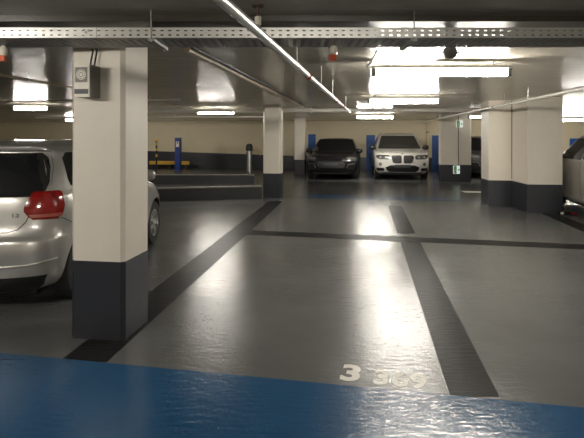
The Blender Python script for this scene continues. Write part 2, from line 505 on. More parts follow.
bm = BM(); perforated(bm, lambda u, v: (u, 0, v), TL, TZ1 - TZ0, 0.0505, 0.019, [0.017, 0.046], 0.0085)
solid(finish('side_rail', bm, M['galv'], tray), 0.0018)
bm = BM(); perforated(bm, lambda u, v: (u + .02, W, v), TL - .02, TZ1 - TZ0, 0.0505, 0.019, [0.017, 0.046], 0.0085)
solid(finish('side_rail', bm, M['galv'], tray), 0.0018)
bm = BM(); perforated(bm, lambda u, v: (u + .01, v, 0), TL - .01, W, 0.054, 0.026, [0.04 + .044 * k for k in range(7)], 0.016)
solid(finish('tray_bottom', bm, M['galvdark'], tray), 0.0018)
bm = BM()
box(bm, -TL, TL, 0.0, 0.014, TZ1 - TZ0 - .001, TZ1 - TZ0 + .001); box(bm, -TL, TL, W - .014, W, TZ1 - TZ0 - .001, TZ1 - TZ0 + .001)
finish('rail_lip', bm, M['galv'], tray)
for x in (-2.6, -0.9, 0.78, 2.3, 3.6):
    bm = BM()
    box(bm, x - .02, x + .02, -0.01, W + .01, -0.022, -0.002)
    tube(bm, [(x, W + .004, -.03), (x, W + .004, 2.25 - TZ0)], 0.006, 8)
    tube(bm, [(x, -.008, -.03), (x, -.008, CEIL - TZ0)], 0.004, 8)
    finish('hanger', bm, M['galvdark'], tray, smooth=40)
bm = BM(); box(bm, -1.254, -1.249, -0.0025, -0.001, 0.0, TZ1 - TZ0); finish('joint_gap', bm, M['galvdark'], tray)
for px, pz in ((-1.33, .05), (-1.30, .045), (-1.318, .035)):
    bm = BM(); tube(bm, [(px, -.006, pz), (px, 0, pz)], 0.008, 8); finish('bolt', bm, M['galvdark'], tray)
# cables lying in the tray
cables = [(0.07, 0.014, 'blackcable', 'thick black cable lying in the tray near its front rail'),
          (0.16, 0.012, 'redcable', 'red brown cable arching above the front rail of the tray'),
          (0.25, 0.016, 'blackcable', 'thick black cable lying in the tray near its rear rail')]
for yy, r, mm, lab in cables:
    bm = BM(); pts = []
    for i in range(64):
        x = -4.1 + 8.2 * i / 63
        z = r + 0.004 + 0.004 * math.sin(x * 2.3 + yy * 40)
        if mm == 'redcable': z += 0.046 * math.exp(-((x + 0.92) / 0.26) ** 2)
        pts.append((x, TY0 + yy + 0.012 * math.sin(x * 1.3 + yy * 9), TZ0 + z))
    tube(bm, pts, r, 8)
    tag(finish('power_cable', bm, M[mm], smooth=60), lab, 'cable', 'cables in the tray')

# ------------------------------------------------------------------ pipes
def gdir(deg): return Vector((math.sin(R(deg)), math.cos(R(deg)), 0))
def pipe_run(name, label, p0, p1, r, m, clamps=(), hang=(), clamp_mat='red', group=None):
    p0, p1 = Vector(p0), Vector(p1)
    d = p1 - p0; ln = d.length
    o = empty(name, p0, math.atan2(-d.x, d.y))       # local +Y runs along the pipe
    tag(o, label, 'pipe', group)
    bm = BM(); tube(bm, [(0, 0, 0), (0, ln, 0)], r, 18); finish('tube', bm, m, o, smooth=50)
    for y in clamps:
        bm = BM(); lathe(bm, [(r * 1.02, y - .03), (r * 1.35, y - .026), (r * 1.35, y + .026), (r * 1.02, y + .03)], 'y', seg=18)
        box(bm, -r * 1.7, r * 1.7, y - .012, y + .012, -r * .25, r * .25)
        finish('coupling', bm, M[clamp_mat], o, smooth=40)
    for y in hang:
        bm = BM(); tube(bm, [(0, y, r * .9), (0, y, CEIL - p0.z)], 0.005, 8)
        lathe(bm, [(r * 1.01, y - .011), (r * 1.12, y - .011), (r * 1.12, y + .011), (r * 1.01, y + .011)], 'y', seg=16)
        finish('hanger', bm, M['galv'], o, smooth=40)
    return o
d = gdir(9.9)
a = Vector((-0.29, 2.07, 2.05))
pipe_run('sprinkler_pipe', 'bright steel pipe slanting away under the cable tray with red couplings', a - d * 5.0, a + d * 9.05, 0.026, M['pipesteel'],
         clamps=(5.0 + 2.55, 5.0 + 5.6, 5.0 + 6.9), hang=(5.0 + 1.9, 5.0 + 3.6, 5.0 + 5.0, 5 + 7.8))
d = gdir(8.5)
a = Vector((-0.93, 4.07, 2.235))
br = pipe_run('ceiling_pipe', 'thin brown pipe clipped to the ceiling slanting towards the slim pillar', a + d * .2, a + d * 8.05, 0.026, M['pipebrown'], hang=(.6, 1.8, 3.0, 4.2, 5.4, 6.6))
bm = BM(); tube(bm, [(0.05, 0, 0.02), (0.05, 7.8, 0.02)], 0.014, 10); finish('cable', bm, M['blackcable'], br, smooth=50)
pipe_run('water_main', 'thick cream pipe running across the ceiling between the slim pillar and exit sign pillar', (-4.9, 13.05, 2.2), (5.4, 12.95, 2.2), 0.055, M['pipe'],
         clamps=(5.4, 7.0), hang=(1.2, 3.0, 5.9, 8.0, 9.6), clamp_mat='pipe')
d = gdir(6.2)
a = Vector((4.0, 10.0, 2.09))
pipe_run('sprinkler_pipe', 'white pipe slanting past the left side of the wide stepped pillar', a - d * 8.0, a + d * 9.3, 0.024, M['pipe'],
         clamps=(7.9,), hang=(4.0, 6.0, 7.2, 9.5, 12.0), clamp_mat='galvdark')
d = gdir(8.0)
a = Vector((-3.35, 5.6, 2.2))
pipe_run('ceiling_pipe', 'thin brown pipe on the ceiling above the roof of the silver hatchback', a - d * 1.0, a + d * 6.5, 0.018, M['pipebrown'], hang=(.4, 1.6, 2.8, 4.0, 5.2))
pipe_run('ceiling_pipe', 'thin cross pipe on the ceiling at far left behind the near pillar', (-9.5, 10.2, 2.2), (-2.1, 9.4, 2.2), 0.02, M['pipe'], hang=(1.0, 2.6, 4.2, 5.8))
pipe_run('ceiling_pipe', 'thin cross pipe on the ceiling high over the black kerbs', (-9.0, 17.6, 2.2), (-0.9, 16.9, 2.2), 0.03, M['pipe'], hang=(1.0, 3.0, 5.0, 7.0))
v = empty('drain_pipe', (6.2, wall_y(6.2) - 0.14, 0), GRID)
tag(v, 'upright cream drain pipe on the wall behind the white SUV', 'pipe')
bm = BM(); tube(bm, [(0, 0, 0.0), (0, 0, CEIL - .005)], 0.055, 16); finish('tube', bm, M['wall'], v, smooth=50)
for z in (0.7, 1.75):
    bm = BM(); lathe(bm, [(0.056, z - .02), (0.064, z - .02), (0.064, z + .02), (0.056, z + .02)], 'z', seg=16); box(bm, -.02, .02, 0.05, .115, z - .015, z + .015)
    finish('clip', bm, M['greydark'], v, smooth=40)

# sprinkler head hanging in front of the tray
s = empty('ceiling_sprinkler', (-0.208, 3.05, CEIL), 0)
tag(s, 'white sprinkler head with brown ceiling rosette beside the steel pipe', 'sprinkler')
bm = BM(); lathe(bm, [(0.034, -0.012), (0.040, -0.004), (0.040, 0.0)], 'z'); finish('rosette', bm, M['brown'], s, smooth=40)
bm = BM(); lathe(bm, [(0.011, -0.07), (0.011, -0.012)], 'z', seg=14); finish('stem', bm, M['brown'], s, smooth=40)
bm = BM(); lathe(bm, [(0.015, -0.125), (0.021, -0.12), (0.021, -0.072), (0.015, -0.068)], 'z'); finish('body', bm, M['whiteplastic'], s, smooth=40)

# gas detectors hanging under the tray
def detector(label, x, y, z):
    g = empty('gas_detector', (x, y, z), R(12))
    tag(g, label, 'detector', 'detectors under the cable tray')
    bm = BM(); lathe(bm, [(0.020, -.035), (0.026, -.028), (0.027, .012), (0.016, .03)], 'z', seg=18); finish('housing', bm, M['whiteplastic'], g, smooth=40)
    bm = BM(); box(bm, -.032, .014, -.028, .018, -.075, -.034); finish('sensor', bm, M['orange'], g, bevel=0.005)
    bm = BM(); box(bm, -.012, .012, -.008, .008, .028, 2.12 - z); finish('bracket', bm, M['galvdark'], g)
detector('white detector with orange sensor under the tray right of the steel pipe', 0.285, 3.44, 2.085)
detector('white detector with orange sensor under the tray at the left edge of view', -1.985, 3.44, 2.08)

# round grey junction box on the ceiling
j = empty('junction_box', (1.30, 4.12, 2.185), 0)
tag(j, 'round grey junction box hanging below the tray near the long bright lamp', 'junction box')
bm = BM(); lathe(bm, [(0.045, -.03), (0.056, -.022), (0.056, .025), (0.05, .03)], 'y', seg=28); finish('body', bm, M['greyplastic'], j, smooth=40)
bm = BM(); tube(bm, [(0.05, 0, -.012), (0.10, 0, .012), (0.16, 0.0, 0.04), (0.3, .02, .075)], 0.006, 8); finish('cable', bm, M['greydark'], j, smooth=60)
bm = BM(); box(bm, -.015, .015, -.012, .012, 0.05, CEIL - 2.185); finish('bracket', bm, M['galvdark'], j)

# ------------------------------------------------------------------ alarm box on the near pillar
bx = empty('alarm_sounder', (-1.462, 3.673, 1.885), GRID)
tag(bx, 'small white alarm box with grey sides high on the near pillar', 'alarm box')
w, dd, h = 0.118, 0.152, 0.232
bm = BM(); box(bm, -w / 2, w / 2, -dd, -dd + .012, -h / 2, h / 2); finish('front_cover', bm, M['whiteplastic'], bx, bevel=0.004)
bm = BM(); box(bm, -w / 2 + .001, w / 2 - .001, -dd + .012, 0, -h / 2 + .001, h / 2 - .001); finish('housing', bm, M['greyplastic'], bx)
bm = BM(); box(bm, -.046, .046, -dd - .003, -dd, -.012, .094); finish('grille_panel', bm, M['greyplastic'], bx, bevel=0.001)
bm = BM()
for r0, r1 in ((0.0005, 0.012), (0.018, 0.026), (0.031, 0.036)):
    lathe(bm, [(r0, -dd - .006), (r1, -dd - .006), (r1, -dd - .003), (r0, -dd - .003)], 'y', c=(0, 0, .041), seg=28, closed=True)
finish('speaker_rings', bm, M['whiteplastic'], bx, smooth=40)
bm = BM(); box(bm, -.052, .052, -dd - .002, -dd, -.094, -.060); finish('label_strip', bm, M['greydark'], bx)
for k, x in enumerate((0.0, 0.032)):
    bm = BM(); tube(bm, [(x - .005, -.03, h / 2), (x + .002, -.028, h / 2 + .05), (x + .018, -.03, h / 2 + .12), (x + .03, -.07, 2.118 - 1.885)], 0.006, 8)
    finish('cable', bm, M['blackcable'], bx, smooth=60)

# ------------------------------------------------------------------ posts by the ramp
p = empty('intercom_post', (-5.1, 22.4, 0), GRID)
tag(p, 'blue upright post with white panel on its front beyond the kerbs', 'post')
bm = BM(); box(bm, -.125, .125, -.1, .1, .03, 1.50); finish('body', bm, M['bluepost'], p, bevel=0.015)
bm = BM(); box(bm, -.06, .08, -.106, -.1, 1.08, 1.32); finish('panel', bm, M['whiteplastic'], p)
bm = BM(); lathe(bm, [(0.035, -.112), (0.035, -.106)], 'y', c=(0.01, 0, 1.26), seg=16); finish('button', bm, M['greydark'], p)
bm = BM(); box(bm, -.15, .15, -.13, .13, 0, .03); finish('base_plate', bm, M['greydark'], p)

p = empty('warning_post', (-6.18, 22.8, 0), 0)
tag(p, 'slim yellow and black banded post left of the blue post', 'post')
bm = BM(); lathe(bm, [(0.04, 0.02), (0.04, 1.32)], 'z', seg=16); finish('pole', bm, M['blackplastic'], p, smooth=40)
for z in (0.62, 0.90, 1.14):
    bm = BM(); lathe(bm, [(0.041, z), (0.043, z), (0.043, z + .12), (0.041, z + .12)], 'z', seg=16); finish('stripe', bm, M['yellow'], p, smooth=40)
bm = BM(); lathe(bm, [(0.04, 1.32), (0.07, 1.34), (0.07, 1.42), (0.045, 1.46)], 'z', seg=16); finish('cap', bm, M['yellow'], p, smooth=40)
bm = BM(); lathe(bm, [(0.11, 0), (0.11, 0.02)], 'z', seg=20); finish('base_plate', bm, M['greydark'], p, smooth=40)

p = empty('guard_rail', (-6.9, 24.25, 0), GRID)
tag(p, 'low yellow guard rail along the foot of the back wall', 'guard rail')
bm = BM(); box(bm, 0, 2.0, -.06, .06, .2, .37); finish('beam', bm, M['yellow'], p, bevel=0.02)
for x in (0.2, 1.0, 1.8):
    bm = BM(); box(bm, x - .05, x + .05, -.05, .05, 0, .2); finish('foot', bm, M['blackplastic'], p)

p = empty('bollard', (-1.86, 21.8, 0), 0)
tag(p, 'steel bollard with dark rounded head left of the slim pillar', 'bollard')
bm = BM(); lathe(bm, [(0.125, 0.02), (0.125, 0.93)], 'z'); finish('tube', bm, M['steel'], p, smooth=40)
bm = BM(); lathe(bm, [(0.135, .93), (0.155, .95), (0.158, 1.06), (0.145, 1.15), (0.10, 1.215), (0.03, 1.235)], 'z'); finish('head', bm, M['greydark'], p, smooth=50)
bm = BM(); lathe(bm, [(0.17, 0), (0.17, 0.02)], 'z'); finish('base_plate', bm, M['greydark'], p, smooth=40)
bm = BM(); tube(bm, [(0.13, 0, 1.02), (0.27, 0, 1.0), (0.40, 0, 0.90), (0.52, -.02, 0.76)], [.06, .07, .065, .06], 10); finish('arm', bm, M['beige'], p, smooth=60)

# ------------------------------------------------------------------ cars
def pchip(xs, ys, x):
    xs = np.array(xs, float); ys = np.array(ys, float)
    h = np.diff(xs); dl = np.diff(ys) / h
    m = np.zeros(len(xs)); m[0], m[-1] = dl[0], dl[-1]
    for i in range(1, len(xs) - 1):
        if dl[i - 1] * dl[i] > 0:
            w1, w2 = 2 * h[i] + h[i - 1], h[i] + 2 * h[i - 1]
            m[i] = (w1 + w2) / (w1 / dl[i - 1] + w2 / dl[i])
    i = int(min(max(np.searchsorted(xs, x) - 1, 0), len(xs) - 2))
    t = (x - xs[i]) / h[i]
    return float((2 * t**3 - 3 * t**2 + 1) * ys[i] + (t**3 - 2 * t**2 + t) * h[i] * m[i] + (-2 * t**3 + 3 * t**2) * ys[i + 1] + (t**3 - t**2) * h[i] * m[i + 1])

class Shell:
    """car body as a stack of rounded plan contours; local +Y forward, +X right, rear at y=0"""
    def __init__(s, table, ends):
        s.t = table          # (z, rear y, front y, half width)
        s.e = ends           # (z, rear corner depth, rear power, front corner depth, front power)
        s.z = [r[0] for r in table]
        s.c = {}
    def par(s, z):
        k = round(z, 5)
        if k not in s.c:
            v = [pchip(s.z, [r[i] for r in s.t], z) for i in (1, 2, 3)]
            ez = [r[0] for r in s.e]
            e = [float(np.interp(z, ez, [r[i] for r in s.e])) for i in (1, 2, 3, 4)]
            lim = 0.48 * (v[1] - v[0])
            e[0] = min(e[0], lim); e[2] = min(e[2], lim)
            s.c[k] = (*v, *e)
        return s.c[k]
    def S(s, t, z):
        if t < 0: q = s.S(-t, z); return Vector((-q.x, q.y, q.z))
        if t > 3: q = s.S(6 - t, z); return Vector((-q.x, q.y, q.z))
        yr, yf, w, ar, nr, af, nf = s.par(z)
        if t <= 1:
            a = t * PI / 2
            return Vector((w * max(0, math.sin(a)) ** (2 / nr), yr + ar * (1 - max(0, math.cos(a)) ** (2 / nr)), z))
        if t >= 2:
            a = (3 - t) * PI / 2
            return Vector((w * max(0, math.sin(a)) ** (2 / nf), yf - af * (1 - max(0, math.cos(a)) ** (2 / nf)), z))
        k = t - 1
        return Vector((w * (1 + 0.012 * math.sin(PI * k)), (yr + ar) * (1 - k) + (yf - af) * k, z))
    def T(s, kind, v, z):
        yr, yf, w, ar, nr, af, nf = s.par(z)
        if kind == 't': return v
        if kind == 's': return 1 + (v - yr - ar) / (yf - af - yr - ar)
        q = math.asin(min(1, abs(v) / w) ** ((nr if kind == 'r' else nf) / 2)) / (PI / 2)
        if kind == 'r': return q if v >= 0 else -q
        return 3 - q if v >= 0 else 3 + q
    def N(s, t, z):
        e = 0.004
        zz = min(max(z, s.z[0] + e), s.z[-1] - e)
        a = s.S(t + e, zz) - s.S(t - e, zz); b = s.S(t, zz + e) - s.S(t, zz - e)
        n = a.cross(b)
        if n.length < 1e-9: return Vector((0, 0, 1))
        n.normalize()
        c = Vector((0, (s.par(zz)[0] + s.par(zz)[1]) / 2, zz - .3))
        return n if n.dot(s.S(t, zz) - c) > 0 else -n
    def mesh(s, bm, sub=5, mi=0):
        lv = []
        for a, b in zip(s.z, s.z[1:]):
            k = max(2, int(sub * (1 if b - a > .03 else .6)))
            lv += list(np.linspace(a, b, k, endpoint=False))
        lv.append(s.z[-1])
        ts = list(np.linspace(0, 1, 15)) + list(np.linspace(1, 2, 25))[1:] + list(np.linspace(2, 3, 15))[1:]
        # pull the samples near the centre line apart evenly
        full = ts + [6 - t for t in ts[::-1]][1:-1]
        rings = []
        for z in lv:
            rings.append([bm.verts.new(s.S(t, z) if t <= 3 else s.S(t, z)) for t in full])
        n = len(full)
        for a, b in zip(rings, rings[1:]):
            for i in range(n):
                bm.faces.new((a[i], a[(i + 1) % n], b[(i + 1) % n], b[i])).material_index = mi
        bm.faces.new(rings[0][::-1]); bm.faces.new(rings[-1])
    def patch(s, name, rows, m, parent, off=0.004, cols=12, sub=5, mirror=False, dome=0.0, skirt=0.006):
        """raised panel following the body: rows = [(z, (kind, v), (kind, v)), ...]"""
        zs, L, Rr = [], [], []
        for (z0, l0, r0), (z1, l1, r1) in zip(rows, rows[1:]):
            for k in range(sub):
                f = k / sub
                zs.append(z0 + (z1 - z0) * f)
                L.append((l0[0], l0[1] * (1 - f) + l1[1] * f) if l0[0] == l1[0] else (l0 if f < .5 else l1))
                Rr.append((r0[0], r0[1] * (1 - f) + r1[1] * f) if r0[0] == r1[0] else (r0 if f < .5 else r1))
        zs.append(rows[-1][0]); L.append(rows[-1][1]); Rr.append(rows[-1][2])
        fs = [0.0] + list(np.linspace(0, 1, cols + 1)) + [1.0]
        idx = [0] + list(range(len(zs))) + [len(zs) - 1]
        obs = []
        for sg in ((1, -1) if mirror else (1,)):
            bm = BM(); g = []
            for ri, i in enumerate(idx):
                row = []
                for ci, f in enumerate(fs):
                    z = zs[i]
                    if L[i][0] == Rr[i][0]: t = s.T(L[i][0], L[i][1] * (1 - f) + Rr[i][1] * f, z)
                    else:
                        t = s.T(L[i][0], L[i][1], z) * (1 - f) + s.T(Rr[i][0], Rr[i][1], z) * f
                    edge = ri in (0, len(idx) - 1) or ci in (0, len(fs) - 1)
                    rr = (ri - 1) / max(1, len(idx) - 3); cc = f
                    o = -skirt if edge else off + dome * math.sin(PI * min(max(rr, 0), 1)) * math.sin(PI * cc)
                    p = s.S(t, z) + s.N(t, z) * o
                    row.append(bm.verts.new((p.x * sg, p.y, p.z)))
                g.append(row)
            for a, b in zip(g, g[1:]):
                for k in range(len(a) - 1): bm.faces.new((a[k], a[k + 1], b[k + 1], b[k]))
            obs.append(finish(name, bm, m, parent, smooth=38))
        return obs
    def line(s, name, pts, m, parent, w=0.005, off=0.0015, mirror=True):
        """thin panel gap along [(kind, v, z), ...]"""
        P = []
        for (k0, v0, z0), (k1, v1, z1) in zip(pts, pts[1:]):
            for f in np.linspace(0, 1, 8, endpoint=False):
                z = z0 + (z1 - z0) * f
                t = s.T(k0, v0 + (v1 - v0) * f, z) if k0 == k1 else s.T(k0, v0, z0) * (1 - f) + s.T(k1, v1, z1) * f
                P.append(s.S(t, z) + s.N(t, z) * off)
        k1, v1, z1 = pts[-1]; t = s.T(k1, v1, z1); P.append(s.S(t, z1) + s.N(t, z1) * off)
        for sg in ((1, -1) if mirror else (1,)):
            bm = BM(); tube(bm, [(p.x * sg, p.y, p.z) for p in P], w / 2, 6)
            finish(name, bm, m, parent, smooth=60)

def wheel(parent, x, y, r, wd, side, rim_mat, spokes=5):
    """tyre with an alloy rim; side +1 faces +X"""
    bm = BM()
    pr = [(r * .62, -wd / 2 + .01), (r * .80, -wd / 2), (r * .95, -wd / 2 + .012), (r, -wd / 2 + .04), (r, wd / 2 - .04), (r * .95, wd / 2 - .012), (r * .80, wd / 2), (r * .62, wd / 2 - .01)]
    lathe(bm, pr, 'x', seg=40, closed=True)
    t = finish('wheel', bm, M['tyre'], parent, smooth=40)
    t.location = (x, y, r)
    bm = BM()
    f = side * (wd / 2 - .012)
    ri = r * .66
    lathe(bm, [(ri, -wd / 2 + .02), (ri, f), (ri * .90, f + side * .004), (ri * .87, f - side * .02), (ri * .87, -wd / 2 + .02)], 'x', seg=40, closed=True)
    for k in range(spokes):
        for off in (-.11, .11):
            a = 2 * PI * k / spokes + off
            d = Vector((0, math.cos(a), math.sin(a))); q = Vector((0, -math.sin(a), math.cos(a)))
            d2 = Vector((0, math.cos(a + off * .9), math.sin(a + off * .9)))
            vs = []
            for rr, ww, dep, dv in ((ri * .16, ri * .075, .0, d), (ri * .90, ri * .085, -.004, d2)):
                for sx in (0, 1):
                    for sw in (-1, 1):
                        vs.append(bm.verts.new(dv * rr + q * sw * ww + Vector((f - side * (.018 * sx + .004) + side * dep, 0, 0))))
            for fc in ((0, 1, 5, 4), (2, 6, 7, 3), (0, 4, 6, 2), (1, 3, 7, 5), (0, 2, 3, 1), (4, 5, 7, 6)):
                bm.faces.new([vs[i] for i in fc])
    lathe(bm, [(ri * .24, f - side * .03), (ri * .24, f - side * .002), (ri * .12, f + side * .004)], 'x', seg=20)
    o = finish('rim', bm, rim_mat, t, smooth=35)
    bm = BM(); lathe(bm, [(ri * .86, f - side * .075), (ri * .86, f - side * .06)], 'x', seg=28)
    finish('brake_disc', bm, M['alloydark'], t, smooth=40)
    return t

def car_body(root, sh, wheels, r_arch, paint):
    bm = BM(); sh.mesh(bm)
    o = finish('body', bm, [paint, M['seam']], root)
    cut_bm = BM()
    for (x, y, r) in wheels:
        lathe(cut_bm, [(r_arch, -.16), (r_arch, .22)] if x > 0 else [(r_arch, -.22), (r_arch, .16)], 'x', c=(x, y, r), seg=48, mi=0)
    cut = finish('cutter', cut_bm, [M['seam']], root)
    md = o.modifiers.new('cut', 'BOOLEAN'); md.operation = 'DIFFERENCE'; md.object = cut; md.solver = 'EXACT'
    try: md.material_mode = 'TRANSFER'
    except Exception: pass
    dg = bpy.context.evaluated_depsgraph_get()
    me = bpy.data.meshes.new_from_object(o.evaluated_get(dg))
    o.modifiers.clear(); o.data = me; me.name = 'body'
    bpy.data.objects.remove(cut)
    for p in me.polygons: p.use_smooth = True
    me.set_sharp_from_angle(angle=R(32))
    return o

def mirrors(root, x, y, z, m, w=0.11, h=0.075):
    for sg in (-1, 1):
        bm = BM()
        bmesh.ops.create_uvsphere(bm, u_segments=20, v_segments=12, radius=1)
        for v_ in bm.verts:
            c = v_.co
            k = lambda q: math.copysign(abs(q) ** .7, q)
            c.x, c.y, c.z = k(c.x) * w, k(c.y) * .065, k(c.z) * h
            if c.y < 0: c.y *= .45
            c.x += sg * (x + w * .8); c.y += y; c.z += z
        tube(bm, [(sg * (x - .06), y, z - h * .5), (sg * (x + w * .5), y, z - h * .55)], 0.022, 8)
        finish('mirror', bm, m, root, smooth=60)

# ---- small hatchback
HT = [(.17, .16, 3.78, .66), (.22, .08, 3.88, .76), (.30, .03, 3.94, .815), (.40, .01, 3.965, .835), (.52, .0, 3.97, .842), (.62, .012, 3.95, .845),
      (.67, .045, 3.92, .845), (.74, .07, 3.83, .846), (.82, .082, 3.68, .845), (.90, .092, 3.36, .838), (.97, .105, 3.05, .826), (1.02, .125, 2.90, .805),
      (1.10, .155, 2.72, .775), (1.20, .195, 2.50, .735), (1.30, .238, 2.28, .692), (1.36, .262, 2.13, .662), (1.375, .20, 2.08, .65), (1.405, .19, 1.98, .625),
      (1.43, .30, 1.86, .57), (1.45, .50, 1.70, .48), (1.464, .75, 1.5, .34), (1.47, 1.0, 1.3, .15)]
HE = [(.17, .50, 3.2, .80, 2.7), (.62, .52, 3.4, .85, 2.7), (.70, .50, 3.2, .85, 2.6), (1.0, .42, 3.0, .75, 2.6), (1.3, .36, 2.8, .65, 2.6), (1.47, .15, 2.4, .14, 2.4)]
def hatchback(label, loc, rz, paint, length_scale=1.0, badge=True, cab=0.0):
    root = empty('hatchback_car', loc, rz)
    tag(root, label, 'car')
    tb = [(z, a * length_scale, b * length_scale + cab * min(1, max(0, (z - .86) / .14)), w) for z, a, b, w in HT]
    he = [(r[0], r[1], r[2], r[3] - (cab * .8 if 0.9 < r[0] < 1.4 else 0), r[4]) for r in HE]
    sh = Shell(tb, he)
    yr, yf, rr = 0.70 * length_scale, 3.16 * length_scale, 0.30
    wl = [(sx * .74, y, rr) for sx in (1, -1) for y in (yr, yf)]
    car_body(root, sh, wl, 0.345, paint)
    for sx in (1, -1):
        for y in (yr, yf): wheel(root, sx * .735, y, rr, .19, sx, M['alloy'])
    ls = length_scale
    sh.patch('rear_window', [(.985, ('r', -.665), ('r', .665)), (1.02, ('r', -.69), ('r', .69)), (1.10, ('r', -.70), ('r', .70)), (1.22, ('r', -.675), ('r', .675)), (1.31, ('r', -.64), ('r', .64)), (1.35, ('r', -.60), ('r', .60))], M['glass'], root, off=.002, cols=26, skirt=.012)
    sh.patch('windshield', [(1.0, ('f', -.70), ('f', .70)), (1.15, ('f', -.66), ('f', .66)), (1.375, ('f', -.55), ('f', .55))], M['glass'], root, off=.003, cols=20, skirt=.012)
    # side glass: quarter, rear door, front door
    sh.patch('side_window', [(1.00, ('s', .80 * ls), ('s', 1.52 * ls)), (1.30, ('s', .92 * ls), ('s', 1.52 * ls)), (1.36, ('s', 1.02 * ls), ('s', 1.52 * ls))], M['glass'], root, off=.003, mirror=True)
    sh.patch('side_window', [(.985, ('s', 1.58 * ls), ('s', 2.62 * ls + cab)), (1.12, ('s', 1.58 * ls), ('s', 2.40 * ls + cab)), (1.36, ('s', 1.58 * ls), ('s', 1.95 * ls + cab))], M['glass'], root, off=.003, mirror=True)
    sh.patch('quarter_window', [(1.05, ('s', .54 * ls), ('s', .74 * ls)), (1.10, ('s', .52 * ls), ('s', .74 * ls)), (1.30, ('s', .58 * ls), ('s', .84 * ls)), (1.345, ('s', .66 * ls), ('s', .86 * ls))], M['glass'], root, off=.003, mirror=True)
    # tail lights
    tl = sh.patch('tail_light', [(.795, ('r', .635), ('r', .785)), (.82, ('r', .60), ('r', .806)), (.865, ('r', .565), ('r', .812)), (.90, ('r', .565), ('r', .812)), (.97, ('r', .59), ('r', .80)), (1.01, ('r', .605), ('r', .782)), (1.025, ('r', .625), ('r', .765))],
                  M['tail'], root, off=.008, cols=14, mirror=True, dome=.012, sub=4)
    for o, sg in zip(tl, (1, -1)):
        for (z0, z1, q0, q1) in ((.812, .838, .62, .79),):
            pr = sh.patch('clear_segment', [(z0, ('r', q0), ('r', q1)), (z1, ('r', q0 - .02), ('r', q1 + .02))], M['taillow'], o, off=.018)
            if sg < 0:
                for v_ in pr[0].data.vertices: v_.co.x *= -1
    # hatch seam, bumper seam, creases, doors
    sh.line('panel_gap', [('r', 0.0, .70), ('r', .44, .70), ('r', .53, .72), ('r', .585, .78), ('r', .60, .82)], M['seam'], root, w=.008)
    sh.line('panel_gap', [('r', .625, .80), ('r', .81, .79), ('s', .40 * ls, .73)], M['seam'], root, w=.005)
    sh.line('panel_gap', [('r', .63, 1.03), ('r', .715, 1.08), ('r', .69, 1.22), ('r', .64, 1.36)], M['seam'], root, w=.003)
    for q in (1.05, 1.55, 2.62):
        sh.line('panel_gap', [('s', q * ls, .32), ('s', q * ls, .97)], M['seam'], root, w=.005)
    sh.patch('lower_valance', [(.175, ('r', -.60), ('r', .60)), (.25, ('r', -.70), ('r', .70)), (.335, ('r', -.74), ('r', .74))], M['blackplastic'], root, off=.004, cols=20)
    pl = sh.patch('license_plate', [(.53, ('r', -.27), ('r', .27)), (.64, ('r', -.27), ('r', .27))], M['platedark'], root, off=.008, cols=8)
    sh.patch('plate_recess', [(.50, ('r', -.36), ('r', .36)), (.66, ('r', -.36), ('r', .36))], M['greydark'], root, off=.002, cols=10)
    sh.line('bumper_crease', [('r', 0, .42), ('r', .6, .43), ('r', .80, .46)], paint, root, w=.02, off=.002)
    if badge:
        p = sh.S(sh.T('r', .505, .835), .835); nn = sh.N(sh.T('r', .505, .835), .835)
        bd = text_mesh('badge', '1.2', .042, M['chrome'], p + nn * .004, (PI / 2, 0, math.atan2(nn.x, -nn.y)), root, sx=1.2, extrude=.002, bold=.0006)
    # head lights and front grille
    sh.patch('headlight', [(.62, ('f', .48), ('f', .78)), (.72, ('f', .44), ('f', .82)), (.78, ('f', .56), ('f', .82))], M['lens'], root, off=.006, mirror=True)
    sh.patch('grille', [(.60, ('f', -.42), ('f', .42)), (.68, ('f', -.42), ('f', .42))], M['blackplastic'], root, off=.004)
    sh.patch('lower_intake', [(.26, ('f', -.5), ('f', .5)), (.40, ('f', -.55), ('f', .55))], M['blackplastic'], root, off=.004)
    bm = BM(); box(bm, -.56, .56, .35 * ls, 3.80 * ls, .10, .24); finish('underbody_blocker', bm, M['blackplastic'], root, bevel=.03)  # undertray added to block lamp glare on the floor beneath
    mirrors(root, .80, 2.55 * ls + cab * .8, 1.0, paint)
    bm = BM(); tube(bm, [(0, .42, 1.435), (0, .36, 1.50), (0, .26, 1.62)], [.009, .006, .003], 8); finish('antenna', bm, M['blackplastic'], root, smooth=60)
    for sg in (-1, 1):
        bm = BM(); pts = [sh.S(sh.T('s', yy, .93), .93) for yy in (1.14 * ls, 1.34 * ls)]
        tube(bm, [(sg * (q.x + .018), q.y, q.z) for q in pts], .011, 8); finish('door_handle', bm, paint, root, smooth=60)
    return root
hatchback('silver hatchback with red tail light, nose in beside the near pillar', (-2.80, 4.04, 0), R(-0.9), M['silver'], 0.95)
hatchback('warm grey hatchback half out of view right of the stepped pillar', (5.95, 7.70, 0), R(-11), M['warmsilver'], 1.0, badge=False, cab=0.32).scale = (1, 1, 1.08)

